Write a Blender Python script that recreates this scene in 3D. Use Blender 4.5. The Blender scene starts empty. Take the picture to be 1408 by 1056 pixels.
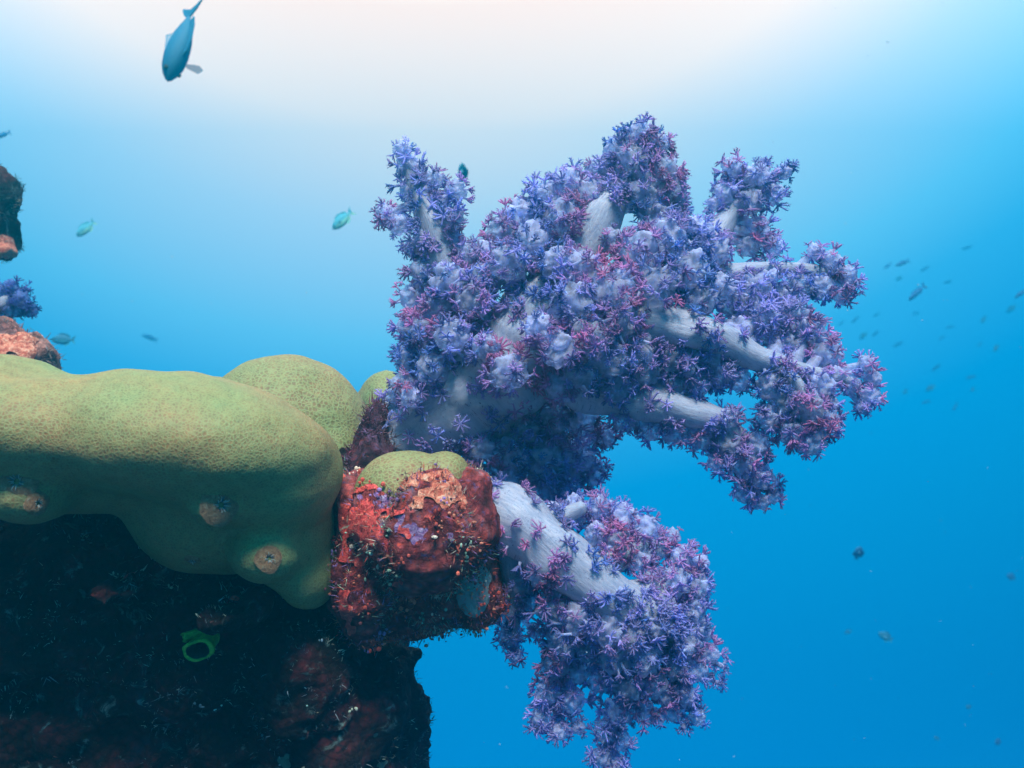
import bpy, bmesh, math, random
import numpy as np
from mathutils import Vector, Matrix, noise
from mathutils.bvhtree import BVHTree

S = bpy.context.scene
COL = S.collection
R = math.radians
rng = np.random.default_rng(7)
random.seed(7)

# ------------------------------------------------------------------ camera
TAN = 18.0 / 35.0
cam_d = bpy.data.cameras.new("camera"); cam_d.lens = 35; cam_d.sensor_width = 36
cam_d.clip_start = 0.02; cam_d.clip_end = 500
cam_d.dof.use_dof = True; cam_d.dof.focus_distance = 1.15; cam_d.dof.aperture_fstop = 6.5
cam = bpy.data.objects.new("camera", cam_d); COL.objects.link(cam)
cam.location = (0, 0, 0); cam.rotation_euler = (R(90), 0, 0)
S.camera = cam

# ------------------------------------------------------------------ exposure
S.view_settings.view_transform = 'Standard'; S.view_settings.look = 'None'
S.view_settings.exposure = 1.2; S.view_settings.gamma = 1.0
S.cycles.max_bounces = 6; S.cycles.diffuse_bounces = 4; S.cycles.glossy_bounces = 2
S.cycles.transmission_bounces = 3; S.cycles.volume_bounces = 0; S.cycles.transparent_max_bounces = 16
S.cycles.use_denoising = True
S.cycles.use_adaptive_sampling = True; S.cycles.adaptive_threshold = 0.015

def lin(r, g, b):
    f = lambda c: (c / 255 / 12.92) if c / 255 <= 0.04045 else ((c / 255 + 0.055) / 1.055) ** 2.4
    return (f(r), f(g), f(b))

# ------------------------------------------------------------------ water light (world)
SUN_EL, SUN_AZ = 63.0, 174.0       # azimuth: 0 = ahead of the camera (+Y), 90 = right
world = bpy.data.worlds.new("World"); S.world = world; world.use_nodes = True
wn = world.node_tree.nodes; wl = world.node_tree.links
for n in list(wn): wn.remove(n)
out = wn.new('ShaderNodeOutputWorld'); bg = wn.new('ShaderNodeBackground')
tc = wn.new('ShaderNodeTexCoord')
dotn = wn.new('ShaderNodeVectorMath'); dotn.operation = 'DOT_PRODUCT'
B_EL, B_AZ, XS = R(44), R(-5), 1.02
Bdir = Vector((math.sin(B_AZ) * math.cos(B_EL), math.cos(B_AZ) * math.cos(B_EL), math.sin(B_EL)))
dotn.inputs[1].default_value = Bdir
nrm = wn.new('ShaderNodeVectorMath'); nrm.operation = 'NORMALIZE'
sq = wn.new('ShaderNodeVectorMath'); sq.operation = 'MULTIPLY'; sq.inputs[1].default_value = (XS, 1, 1)
wl.new(tc.outputs['Generated'], sq.inputs[0]); wl.new(sq.outputs[0], nrm.inputs[0]); wl.new(nrm.outputs[0], dotn.inputs[0])
ang = wn.new('ShaderNodeMath'); ang.operation = 'ARCCOSINE'
wl.new(dotn.outputs['Value'], ang.inputs[0])
mr = wn.new('ShaderNodeMapRange'); mr.inputs[1].default_value = 0; mr.inputs[2].default_value = R(120)
wl.new(ang.outputs[0], mr.inputs[0])
ramp = wn.new('ShaderNodeValToRGB'); wl.new(mr.outputs[0], ramp.inputs[0])
ramp.color_ramp.interpolation = 'LINEAR'
def row_angle(px, py):
    d = Vector(((px - 704) / 704 * TAN * XS, 1, (528 - py) / 704 * TAN)).normalized()
    return math.degrees(d.angle(Bdir))
SEA = [  # photo pixel -> radiance of the open water behind it
#SEA_BEGIN
 (600, -120, (1.6000, 1.6000, 1.2051)), (600, 5, (1.3169, 0.6660, 0.3906)), (440, 149, (1.3475, 0.8187, 0.5523)), (420, 299, (0.6928, 0.7136, 0.7883)), (350, 449, (0.2249, 0.6191, 0.8866)), (560, 560, (0.0610, 0.4294, 0.7963)), (904, 663, (0.0000, 0.2920, 0.6706)), (900, 800, (0.0000, 0.2606, 0.5777)), (1204, 1033, (0.0000, 0.1808, 0.4466)),
#SEA_END
]
stops = [(0, (0.75, 0.72, 0.70))] + [(row_angle(a, b), c) for a, b, c in SEA] + [(95, (0.015, 0.13, 0.27)), (119, (0.03, 0.08, 0.14))]
stops.sort(key=lambda q: q[0])
cr = ramp.color_ramp
while len(cr.elements) < len(stops): cr.elements.new(0.5)
for e, (a, c) in zip(cr.elements, stops):
    e.position = a / 120.0; e.color = (*c, 1)
wl.new(ramp.outputs[0], bg.inputs[0]); bg.inputs[1].default_value = 1.0
wl.new(bg.outputs[0], out.inputs[0])

# ------------------------------------------------------------------ sun
sd = bpy.data.lights.new("sun", 'SUN'); sd.energy = 5.0; sd.angle = R(18.0); sd.color = (1.0, 0.93, 0.78)
sun = bpy.data.objects.new("sun", sd); COL.objects.link(sun)
az, el = R(SUN_AZ), R(SUN_EL)
sdir = Vector((math.sin(az) * math.cos(el), math.cos(az) * math.cos(el), math.sin(el)))
sun.rotation_euler = sdir.to_track_quat('Z', 'Y').to_euler()

# ------------------------------------------------------------------ helpers
def SC(Y): return TAN * Y / 704.0                 # metres per photo pixel at depth Y
def P(px, py, Y): return Vector(((px - 704) * SC(Y), Y, (528 - py) * SC(Y)))

def tag(o, label=None, cat=None, group=None, kind=None):
    if label: o['label'] = label
    if cat: o['category'] = cat
    if group: o['group'] = group
    if kind: o['kind'] = kind
    return o

def link(name, me, mat=None, parent=None):
    o = bpy.data.objects.new(name, me); COL.objects.link(o)
    if mat and me is not None and len(me.materials) == 0: me.materials.append(mat)
    if parent is not None: o.parent = parent
    return o

def empty(name, loc):
    o = bpy.data.objects.new(name, None); COL.objects.link(o); o.location = loc
    o.empty_display_size = 0.02
    return o

def set_parent_keep(o, p):
    """mesh written in world space -> local to its thing"""
    o.data.transform(Matrix.Translation(-Vector(p.location))); o.parent = p

def set_sub_parent(o, p, root):
    o.data.transform(Matrix.Translation(-Vector(root.location))); o.parent = p

def np_mesh(name, V, T, colors=None, smooth=True):
    """V (n,3), T (m,3) triangles"""
    me = bpy.data.meshes.new(name)
    V = np.asarray(V, np.float32); T = np.asarray(T, np.int32)
    me.vertices.add(len(V)); me.vertices.foreach_set('co', V.ravel())
    me.loops.add(T.size); me.loops.foreach_set('vertex_index', T.ravel())
    me.polygons.add(len(T))
    me.polygons.foreach_set('loop_start', np.arange(0, T.size, 3, dtype=np.int32))
    me.polygons.foreach_set('loop_total', np.full(len(T), 3, np.int32))
    me.polygons.foreach_set('use_smooth', np.full(len(T), smooth))
    me.update(calc_edges=True)
    if colors is not None:
        a = me.color_attributes.new('pigment', 'FLOAT_COLOR', 'POINT')
        c = np.ones((len(V), 4), np.float32); c[:, :3] = colors
        a.data.foreach_set('color', c.ravel())
    return me

def blob_mesh(name, ells, voxel, smooth=8, extra=()):
    """smooth union of ellipsoids (centre, (rx, ry, rz), rotation about Y in degrees)"""
    bm = bmesh.new()
    for e in ells:
        c, r = e[0], e[1]; rot = R(e[2]) if len(e) > 2 else 0
        m = Matrix.Translation(c) @ Matrix.Rotation(rot, 4, 'Y') @ Matrix.Diagonal((*r, 1))
        bmesh.ops.create_icosphere(bm, subdivisions=4, radius=1, matrix=m)
    me = bpy.data.meshes.new('tmp'); bm.to_mesh(me); bm.free()
    o = bpy.data.objects.new('tmp', me); COL.objects.link(o)
    a = o.modifiers.new('r', 'REMESH'); a.mode = 'VOXEL'; a.voxel_size = voxel; a.use_smooth_shade = True
    b = o.modifiers.new('s', 'SMOOTH'); b.factor = 0.6; b.iterations = smooth
    dg = bpy.context.evaluated_depsgraph_get(); dg.update()
    ev = o.evaluated_get(dg)
    res = bpy.data.meshes.new_from_object(ev, depsgraph=dg)
    res.name = name
    bpy.data.objects.remove(o); bpy.data.meshes.remove(me)
    for p in res.polygons: p.use_smooth = True
    return res

def displace(me, f):
    n = len(me.vertices)
    co = np.empty(n * 3, np.float32); no = np.empty(n * 3, np.float32)
    me.vertices.foreach_get('co', co); me.vertices.foreach_get('normal', no)
    co = co.reshape(-1, 3); no = no.reshape(-1, 3)
    d = np.array([f(Vector(c), Vector(m)) for c, m in zip(co.tolist(), no.tolist())], np.float32)
    co += no * d[:, None]
    me.vertices.foreach_set('co', co.ravel()); me.update()
    return me

def fbm(p, s, o=4): return noise.fractal(p * s, 0.9, 2.1, o)

def E(px, py, d, rx, ry, rd, Y0, rot=0):
    """ellipsoid from photo pixels: d = depth offset in pixels, rd = depth radius in pixels"""
    s0 = SC(Y0); Y = Y0 + d * s0; s = SC(Y)
    return (P(px, py, Y), (rx * s, rd * s0, ry * s), rot)

def bvh_of(me):
    return BVHTree.FromPolygons([v.co for v in me.vertices], [tuple(p.vertices) for p in me.polygons])
def hit(bvh, px, py):
    d = P(px, py, 1.0).normalized()
    loc, nor, idx, dist = bvh.ray_cast(Vector((0, 0, 0)), d)
    return (loc, nor) if loc is not None else (None, None)

def catmull(pts, n=10):
    pts = [np.array(p, float) for p in pts]
    q = [2 * pts[0] - pts[1]] + pts + [2 * pts[-1] - pts[-2]]
    res = []
    for i in range(1, len(q) - 2):
        for k in range(n):
            t = k / n
            a, b, c, d = q[i - 1], q[i], q[i + 1], q[i + 2]
            res.append(0.5 * ((2 * b) + (-a + c) * t + (2 * a - 5 * b + 4 * c - d) * t * t + (-a + 3 * b - 3 * c + d) * t ** 3))
    res.append(pts[-1])
    return np.array(res)

def tube_arrays(path, rad, sides=16, lump=0.0, seed=0):
    """generalised cylinder with rounded end; returns V, T (triangles), UV per vert"""
    path = np.asarray(path); n = len(path)
    tan = np.gradient(path, axis=0); tan /= np.linalg.norm(tan, axis=1)[:, None] + 1e-9
    up = np.array([0, 0, 1.0]) if abs(tan[0][2]) < 0.9 else np.array([1.0, 0, 0])
    u = np.cross(tan[0], up); u /= np.linalg.norm(u)
    V = []; L = 0
    for i in range(n):
        u = u - tan[i] * np.dot(u, tan[i]); u /= np.linalg.norm(u) + 1e-9
        w = np.cross(tan[i], u)
        for k in range(sides):
            a = 2 * math.pi * k / sides
            r = rad[i]
            if lump:
                q = Vector(path[i].tolist()) * 30 + Vector((math.cos(a), math.sin(a), seed))
                r *= 1 + lump * noise.noise(q)
            V.append(path[i] + r * (u * math.cos(a) + w * math.sin(a)))
    T = []
    for i in range(n - 1):
        for k in range(sides):
            a = i * sides + k; b = i * sides + (k + 1) % sides; c = a + sides; d = b + sides
            T += [(a, b, d), (a, d, c)]
    e = len(V); V.append(path[-1] + tan[-1] * rad[-1] * 0.8)
    for k in range(sides): T.append(((n - 1) * sides + k, (n - 1) * sides + (k + 1) % sides, e))
    e = len(V); V.append(path[0] - tan[0] * rad[0] * 0.5)
    for k in range(sides): T.append(((k + 1) % sides, k, e))
    return np.array(V), np.array(T)

class Acc:
    def __init__(s): s.V = []; s.T = []; s.C = []; s.n = 0
    def add(s, V, T, C):
        V = np.asarray(V, float)
        s.V.append(V); s.T.append(np.asarray(T) + s.n)
        C = np.asarray(C, float)
        s.C.append(np.tile(C, (len(V), 1)) if C.ndim == 1 else C); s.n += len(V)
    def mesh(s, name, smooth=True):
        return np_mesh(name, np.concatenate(s.V), np.concatenate(s.T), np.concatenate(s.C), smooth)

# ------------------------------------------------------------------ materials
def new_mat(name):
    m = bpy.data.materials.new(name); m.use_nodes = True
    nt = m.node_tree
    b = nt.nodes['Principled BSDF']
    return m, nt.nodes, nt.links, b

def ramp_node(N, cols):
    r = N.new('ShaderNodeValToRGB')
    while len(r.color_ramp.elements) < len(cols): r.color_ramp.elements.new(0.5)
    for e, (p, c) in zip(r.color_ramp.elements, cols): e.position = p; e.color = (*c, 1)
    return r

def tex_noise(N, L, co, scale, detail=6, rough=0.6, dist=0.0):
    t = N.new('ShaderNodeTexNoise'); t.inputs['Scale'].default_value = scale
    t.inputs['Detail'].default_value = detail; t.inputs['Roughness'].default_value = rough
    t.inputs['Distortion'].default_value = dist
    L.new(co, t.inputs['Vector']); return t

def mix(N, L, fac, a, b, mode='MIX'):
    m = N.new('ShaderNodeMix'); m.data_type = 'RGBA'; m.blend_type = mode
    if isinstance(fac, float): m.inputs[0].default_value = fac
    else: L.new(fac, m.inputs[0])
    for i, v in ((6, a), (7, b)):
        if isinstance(v, tuple): m.inputs[i].default_value = (*v, 1)
        else: L.new(v, m.inputs[i])
    return m.outputs[2]

def mat_brain(name, cell=170.0, c1=(0.25, 0.115, 0.05), c2=(0.14, 0.16, 0.065), kb=0.3, kc=0.8):
    m, N, L, b = new_mat(name)
    co = N.new('ShaderNodeTexCoord').outputs['Object']
    wob = tex_noise(N, L, co, 40, 2)
    vm = N.new('ShaderNodeVectorMath'); vm.operation = 'MULTIPLY_ADD'
    L.new(wob.outputs['Color'], vm.inputs[0]); vm.inputs[1].default_value = (0.006,) * 3; L.new(co, vm.inputs[2])
    v = N.new('ShaderNodeTexVoronoi'); v.feature = 'DISTANCE_TO_EDGE'; v.inputs['Scale'].default_value = cell
    L.new(vm.outputs[0], v.inputs['Vector'])
    wall = ramp_node(N, [(0.0, (1, 1, 1)), (0.08, (0.8, 0.8, 0.8)), (0.22, (0.2, 0.2, 0.2)), (0.4, (0, 0, 0))])
    L.new(v.outputs['Distance'], wall.inputs[0])
    big = tex_noise(N, L, co, 7, 5)
    br = ramp_node(N, [(0.35, c1), (0.65, c2)]); L.new(big.outputs['Fac'], br.inputs[0])
    fine = tex_noise(N, L, co, 90, 4)
    fr = ramp_node(N, [(0.3, (0.72, 0.72, 0.72)), (0.7, (1.15, 1.12, 1.05))]); L.new(fine.outputs['Fac'], fr.inputs[0])
    base = mix(N, L, 1.0, br.outputs[0], fr.outputs[0], 'MULTIPLY')
    lightc = mix(N, L, wall.outputs[0], base, (0.26, 0.345, 0.14))
    dark = mix(N, L, kc, base, lightc)
    # a few pale scars and specks
    sp = tex_noise(N, L, co, 23, 3); spr = ramp_node(N, [(0.70, (0, 0, 0)), (0.78, (1, 1, 1))]); L.new(sp.outputs['Fac'], spr.inputs[0])
    colr = mix(N, L, spr.outputs[0], dark, (0.26, 0.27, 0.17))
    L.new(colr, b.inputs['Base Color']); b.inputs['Roughness'].default_value = 0.62
    b.inputs['Specular IOR Level'].default_value = 0.25
    bp = N.new('ShaderNodeBump'); bp.inputs['Strength'].default_value = kb; bp.inputs['Distance'].default_value = 0.0015
    L.new(wall.outputs[0], bp.inputs['Height'])
    bp2 = N.new('ShaderNodeBump'); bp2.inputs['Strength'].default_value = 0.35; bp2.inputs['Distance'].default_value = 0.004
    L.new(fine.outputs['Fac'], bp2.inputs['Height']); L.new(bp.outputs[0], bp2.inputs['Normal'])
    L.new(bp2.outputs[0], b.inputs['Normal'])
    return m

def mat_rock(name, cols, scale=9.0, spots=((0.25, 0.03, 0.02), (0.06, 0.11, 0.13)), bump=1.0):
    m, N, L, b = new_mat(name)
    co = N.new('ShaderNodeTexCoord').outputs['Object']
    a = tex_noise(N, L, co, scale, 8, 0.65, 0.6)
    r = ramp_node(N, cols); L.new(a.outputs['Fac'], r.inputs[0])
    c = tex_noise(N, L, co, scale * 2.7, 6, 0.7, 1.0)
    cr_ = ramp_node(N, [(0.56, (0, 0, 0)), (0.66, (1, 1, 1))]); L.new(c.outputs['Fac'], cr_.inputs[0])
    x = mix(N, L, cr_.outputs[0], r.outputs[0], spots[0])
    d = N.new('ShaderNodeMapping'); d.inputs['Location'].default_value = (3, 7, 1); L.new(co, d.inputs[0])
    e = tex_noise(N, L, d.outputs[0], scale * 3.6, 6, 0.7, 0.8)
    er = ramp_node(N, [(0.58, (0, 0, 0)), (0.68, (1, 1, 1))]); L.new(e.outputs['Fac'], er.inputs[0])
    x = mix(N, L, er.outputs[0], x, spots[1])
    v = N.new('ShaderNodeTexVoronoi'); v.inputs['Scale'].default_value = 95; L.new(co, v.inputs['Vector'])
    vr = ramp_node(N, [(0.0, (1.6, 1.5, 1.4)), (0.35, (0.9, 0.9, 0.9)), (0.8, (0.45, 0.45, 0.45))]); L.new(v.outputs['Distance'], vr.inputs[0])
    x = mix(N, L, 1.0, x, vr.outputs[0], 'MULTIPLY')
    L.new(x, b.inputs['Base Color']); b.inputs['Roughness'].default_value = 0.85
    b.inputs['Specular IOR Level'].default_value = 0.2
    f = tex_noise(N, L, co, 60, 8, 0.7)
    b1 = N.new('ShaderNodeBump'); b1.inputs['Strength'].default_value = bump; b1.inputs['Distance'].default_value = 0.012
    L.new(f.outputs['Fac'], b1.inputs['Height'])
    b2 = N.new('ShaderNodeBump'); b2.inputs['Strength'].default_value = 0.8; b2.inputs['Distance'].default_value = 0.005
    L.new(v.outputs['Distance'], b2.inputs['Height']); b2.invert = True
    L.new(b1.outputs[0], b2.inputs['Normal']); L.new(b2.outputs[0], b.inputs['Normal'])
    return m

def mat_pigment(name, rough=0.6, transl=0.35, vary=0.25, clear=0.0):
    """colour from the mesh's own pigment attribute, with some light passing through"""
    m, N, L, b = new_mat(name)
    at = N.new('ShaderNodeAttribute'); at.attribute_name = 'pigment'
    co = N.new('ShaderNodeTexCoord').outputs['Object']
    n1 = tex_noise(N, L, co, 120, 3)
    rr = ramp_node(N, [(0.3, (1 - vary,) * 3), (0.7, (1 + vary,) * 3)]); L.new(n1.outputs['Fac'], rr.inputs[0])
    c = mix(N, L, 1.0, at.outputs['Color'], rr.outputs[0], 'MULTIPLY')
    L.new(c, b.inputs['Base Color']); b.inputs['Roughness'].default_value = rough
    b.inputs['Specular IOR Level'].default_value = 0.3
    if transl > 0:
        tr = N.new('ShaderNodeBsdfTranslucent'); L.new(c, tr.inputs['Color'])
        ms = N.new('ShaderNodeMixShader'); ms.inputs[0].default_value = transl
        L.new(b.outputs[0], ms.inputs[1]); L.new(tr.outputs[0], ms.inputs[2])
        res = ms.outputs[0]
        if clear > 0:
            tp = N.new('ShaderNodeBsdfTransparent'); tp.inputs['Color'].default_value = (.85, .92, 1, 1)
            m2 = N.new('ShaderNodeMixShader'); m2.inputs[0].default_value = clear
            L.new(res, m2.inputs[1]); L.new(tp.outputs[0], m2.inputs[2]); res = m2.outputs[0]
        L.new(res, N['Material Output'].inputs['Surface'])
    return m

def mat_stalk(name):
    m, N, L, b = new_mat(name)
    at = N.new('ShaderNodeAttribute'); at.attribute_name = 'pigment'   # r = around, g = along (cm), b = tint
    sx = N.new('ShaderNodeSeparateXYZ'); L.new(at.outputs['Vector'], sx.inputs[0])
    cb = N.new('ShaderNodeCombineXYZ')
    L.new(sx.outputs[0], cb.inputs[0]); L.new(sx.outputs[1], cb.inputs[1])
    mp = N.new('ShaderNodeMapping'); mp.inputs['Scale'].default_value = (34, 2.2, 1); L.new(cb.outputs[0], mp.inputs[0])
    n1 = tex_noise(N, L, mp.outputs[0], 1.0, 5, 0.65, 0.3)
    r1 = ramp_node(N, [(0.25, (0.27, 0.31, 0.48)), (0.5, (0.42, 0.46, 0.62)), (0.74, (0.60, 0.58, 0.70))])
    L.new(n1.outputs['Fac'], r1.inputs[0])
    mp2 = N.new('ShaderNodeMapping'); mp2.inputs['Scale'].default_value = (40, 9.0, 1); mp2.inputs['Location'].default_value = (5, 9, 0)
    L.new(cb.outputs[0], mp2.inputs[0])
    n2 = tex_noise(N, L, mp2.outputs[0], 1.0, 4, 0.6, 2.2)
    r2 = ramp_node(N, [(0.61, (0, 0, 0)), (0.67, (1, 1, 1))]); L.new(n2.outputs['Fac'], r2.inputs[0])
    c = mix(N, L, r2.outputs[0], r1.outputs[0], (0.13, 0.08, 0.24))
    L.new(c, b.inputs['Base Color']); b.inputs['Roughness'].default_value = 0.45
    b.inputs['Subsurface Weight'].default_value = 0.25
    b.inputs['Subsurface Radius'].default_value = (0.6, 0.8, 1.0); b.inputs['Subsurface Scale'].default_value = 0.012
    bp = N.new('ShaderNodeBump'); bp.inputs['Strength'].default_value = 0.45; bp.inputs['Distance'].default_value = 0.003
    L.new(n1.outputs['Fac'], bp.inputs['Height']); L.new(bp.outputs[0], b.inputs['Normal'])
    tr = N.new('ShaderNodeBsdfTranslucent'); L.new(c, tr.inputs['Color']); ms = N.new('ShaderNodeMixShader'); ms.inputs[0].default_value = 0.42
    L.new(b.outputs[0], ms.inputs[1]); L.new(tr.outputs[0], ms.inputs[2]); L.new(ms.outputs[0], N['Material Output'].inputs['Surface'])
    return m

def mat_crust(name, cols, scale=60, rough=0.7, bump=0.8):
    m, N, L, b = new_mat(name)
    co = N.new('ShaderNodeTexCoord').outputs['Object']
    a = tex_noise(N, L, co, scale, 7, 0.7, 0.7)
    r = ramp_node(N, cols); L.new(a.outputs['Fac'], r.inputs[0])
    L.new(r.outputs[0], b.inputs['Base Color']); b.inputs['Roughness'].default_value = rough
    bp = N.new('ShaderNodeBump'); bp.inputs['Strength'].default_value = bump; bp.inputs['Distance'].default_value = 0.006
    L.new(a.outputs['Fac'], bp.inputs['Height']); L.new(bp.outputs[0], b.inputs['Normal'])
    return m

def mat_fish(name, back, belly):
    m, N, L, b = new_mat(name)
    co = N.new('ShaderNodeTexCoord').outputs['Object']
    sx = N.new('ShaderNodeSeparateXYZ'); L.new(co, sx.inputs[0])
    mr = N.new('ShaderNodeMapRange'); mr.inputs[1].default_value = -0.12; mr.inputs[2].default_value = 0.08
    L.new(sx.outputs[2], mr.inputs[0])
    n1 = tex_noise(N, L, co, 14, 4)
    ad = N.new('ShaderNodeMath'); ad.operation = 'MULTIPLY_ADD'; L.new(n1.outputs['Fac'], ad.inputs[0]); ad.inputs[1].default_value = 0.5
    sb = N.new('ShaderNodeMath'); sb.operation = 'SUBTRACT'; L.new(mr.outputs[0], sb.inputs[0]); sb.inputs[1].default_value = 0.25
    L.new(sb.outputs[0], ad.inputs[2])
    r = ramp_node(N, [(0.2, belly), (0.7, back)]); L.new(ad.outputs[0], r.inputs[0])
    L.new(r.outputs[0], b.inputs['Base Color']); b.inputs['Roughness'].default_value = 0.75
    v = N.new('ShaderNodeTexVoronoi'); v.inputs['Scale'].default_value = 40; L.new(co, v.inputs['Vector'])
    bp = N.new('ShaderNodeBump'); bp.inputs['Strength'].default_value = 0.12; bp.inputs['Distance'].default_value = 0.01
    L.new(v.outputs['Distance'], bp.inputs['Height']); L.new(bp.outputs[0], b.inputs['Normal'])
    return m

M_BRAIN = mat_brain('olive_stony_coral', 300, kb=0.25, kc=0.42)
M_BRAIN2 = mat_brain('green_stony_coral', 205, (0.22, 0.10, 0.05), (0.13, 0.14, 0.06), 0.35, 0.48)
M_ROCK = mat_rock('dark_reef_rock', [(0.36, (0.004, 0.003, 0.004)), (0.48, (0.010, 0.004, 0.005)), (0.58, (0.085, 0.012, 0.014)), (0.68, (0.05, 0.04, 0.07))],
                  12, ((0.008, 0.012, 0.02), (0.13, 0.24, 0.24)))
M_ROCK2 = mat_rock('encrusted_rock', [(0.3, (0.06, 0.015, 0.02)), (0.46, (0.20, 0.03, 0.04)), (0.56, (0.38, 0.07, 0.07)), (0.68, (0.22, 0.16, 0.20)), (0.8, (0.45, 0.36, 0.30))],
                   24, ((0.50, 0.06, 0.035), (0.16, 0.09, 0.24)))
M_ROCK4 = mat_rock('maroon_rock', [(0.36, (0.02, 0.008, 0.015)), (0.5, (0.07, 0.02, 0.04)), (0.6, (0.12, 0.05, 0.09)), (0.7, (0.20, 0.12, 0.2))],
                   18, ((0.20, 0.04, 0.04), (0.10, 0.08, 0.18)))
M_ROCK3 = mat_rock('pink_rock', [(0.3, (0.10, 0.08, 0.10)), (0.5, (0.30, 0.12, 0.11)), (0.65, (0.55, 0.25, 0.2))],
                   9, ((0.55, 0.16, 0.12), (0.12, 0.14, 0.15)))
M_RED = mat_crust('red_sponge', [(0.3, (0.05, 0.006, 0.008)), (0.42, (0.46, 0.03, 0.035)), (0.55, (0.74, 0.07, 0.06)), (0.72, (0.82, 0.30, 0.25))], 150, 0.7, 1.0)
M_ORANGE = mat_crust('orange_sponge', [(0.3, (0.14, 0.02, 0.015)), (0.44, (0.48, 0.09, 0.05)), (0.56, (0.70, 0.26, 0.16)), (0.68, (0.78, 0.55, 0.42))], 150, 0.7, 1.0)
M_GREY = mat_crust('grey_sponge', [(0.3, (0.10, 0.14, 0.15)), (0.6, (0.20, 0.26, 0.26)), (0.75, (0.28, 0.34, 0.33))], 45, 0.7, 0.4)
M_OLIVE = mat_crust('olive_sponge', [(0.3, (0.05, 0.08, 0.06)), (0.6, (0.09, 0.14, 0.11)), (0.75, (0.14, 0.19, 0.14))], 60, 0.7, 0.4)
M_PURPLE = mat_crust('purple_coralline', [(0.3, (0.06, 0.02, 0.08)), (0.48, (0.20, 0.08, 0.26)), (0.62, (0.38, 0.28, 0.44)), (0.72, (0.6, 0.52, 0.6))], 170, 0.7, 1.0)
M_TURF = mat_pigment('algae_turf', 0.8, 0.3)
M_POLYP = mat_pigment('soft_coral_polyp', 0.65, 0.55, 0.25, 0.20)
M_FLESH = mat_pigment('soft_coral_flesh', 0.5, 0.6, 0.35, 0.38)
M_STALK = mat_stalk('soft_coral_stalk')
M_GREEN = mat_crust('green_sea_squirt', [(0.3, (0.015, 0.07, 0.012)), (0.5, (0.07, 0.32, 0.03)), (0.66, (0.24, 0.46, 0.05))], 90, 0.6, 0.5)
M_BLACK = mat_crust('dark_throat', [(0.3, (0.006, 0.008, 0.006)), (0.7, (0.02, 0.03, 0.02))], 40)
M_WORM = mat_crust('worm_tube', [(0.35, (0.18, 0.08, 0.035)), (0.55, (0.32, 0.17, 0.08)), (0.68, (0.36, 0.30, 0.20))], 260)
M_SNOW = mat_crust('drifting_specks', [(0.3, (0.32, 0.40, 0.42)), (0.7, (0.5, 0.55, 0.55))], 30)

# ------------------------------------------------------------------ reef wall (terrain)
reef_me = blob_mesh('reef_wall', [
    E(60, 1010, 390, 430, 300, 270, 1.0), E(-250, 900, 360, 400, 330, 270, 1.0),
    E(300, 880, 300, 210, 130, 190, 1.0), E(70, 825, 260, 190, 120, 180, 1.0), E(-150, 800, 250, 200, 140, 190, 1.0), E(420, 900, 250, 90, 110, 150, 1.0),
    E(165, 806, 35, 44, 22, 90, 1.0), E(322, 840, 50, 34, 18, 95, 1.0), E(180, 960, 215, 90, 60, 90, 1.0), E(20, 880, 200, 70, 50, 90, 1.0), E(330, 1000, 230, 80, 70, 90, 1.0),
    E(468, 1010, 330, 120, 180, 180, 1.0), E(500, 935, 340, 78, 90, 160, 1.0), E(455, 1160, 330, 116, 160, 200, 1.0),
    E(100, 1300, 320, 430, 300, 320, 1.0), E(-300, 1300, 300, 600, 420, 320, 1.0), E(515, 1000, 330, 66, 46, 100, 1.0), E(556, 985, 330, 46, 40, 70, 1.0), E(540, 905, 330, 44, 34, 80, 1.0),
    E(430, 760, 330, 90, 160, 150, 1.0), E(200, 700, 420, 330, 150, 200, 1.0), E(-150, 750, 450, 400, 200, 300, 1.0),
], 0.0075, 5)
def rockf(amp):
    def f(p, n):
        r = fbm(p, 6, 3) * 0.024 + fbm(p + Vector((5, 2, 9)), 19, 4) * 0.015
        c = noise.voronoi(p * 26)[0][0]
        r += (0.35 - c) * 0.012 + fbm(p, 70, 3) * 0.0035
        return r * amp
    return f
displace(reef_me, rockf(1.0))
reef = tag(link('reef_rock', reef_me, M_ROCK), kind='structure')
reef_bvh = bvh_of(reef_me)

# ------------------------------------------------------------------ stony corals
def stony(name, ells, voxel, mat, label, smooth=14, amp=1.0):
    me = blob_mesh(name, ells, voxel, smooth)
    displace(me, lambda p, n: amp * (fbm(p, 7, 3) * 0.006 + fbm(p, 22, 2) * 0.0016))
    o = link(name, me, mat)
    tag(o, label, 'coral')
    return o, me

front, front_me = stony('stony_coral', [
    E(255, 602, 150, 206, 92, 190, 0.92, 8), E(60, 588, 150, 200, 76, 180, 0.92, 3), E(0, 572, 150, 108, 82, 150, 0.92), E(-180, 610, 150, 200, 100, 190, 0.92),
    E(374, 648, 190, 92, 88, 150, 0.92), E(300, 680, 275, 130, 106, 150, 0.92), E(120, 636, 240, 150, 72, 140, 0.92), E(418, 740, 280, 46, 92, 110, 0.92),
    E(368, 758, 165, 50, 40, 95, 0.92), E(430, 786, 285, 44, 54, 110, 0.92), E(400, 740, 265, 60, 70, 110, 0.92), E(46, 680, 90, 54, 38, 85, 0.92), E(303, 696, 95, 44, 30, 85, 0.92), E(265, 770, 250, 16, 13, 60, 0.92)], 0.0055, M_BRAIN,
    'large smooth olive brown dome coral filling the left foreground', 22)
mid, mid_me = stony('stony_coral', [
    E(392, 602, 120, 118, 116, 130, 1.2), E(286, 588, 150, 80, 74, 90, 1.2), E(452, 638, 95, 58, 74, 100, 1.2)], 0.006, M_BRAIN2,
    'rounded green topped honeycomb coral behind the large front dome')
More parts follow.
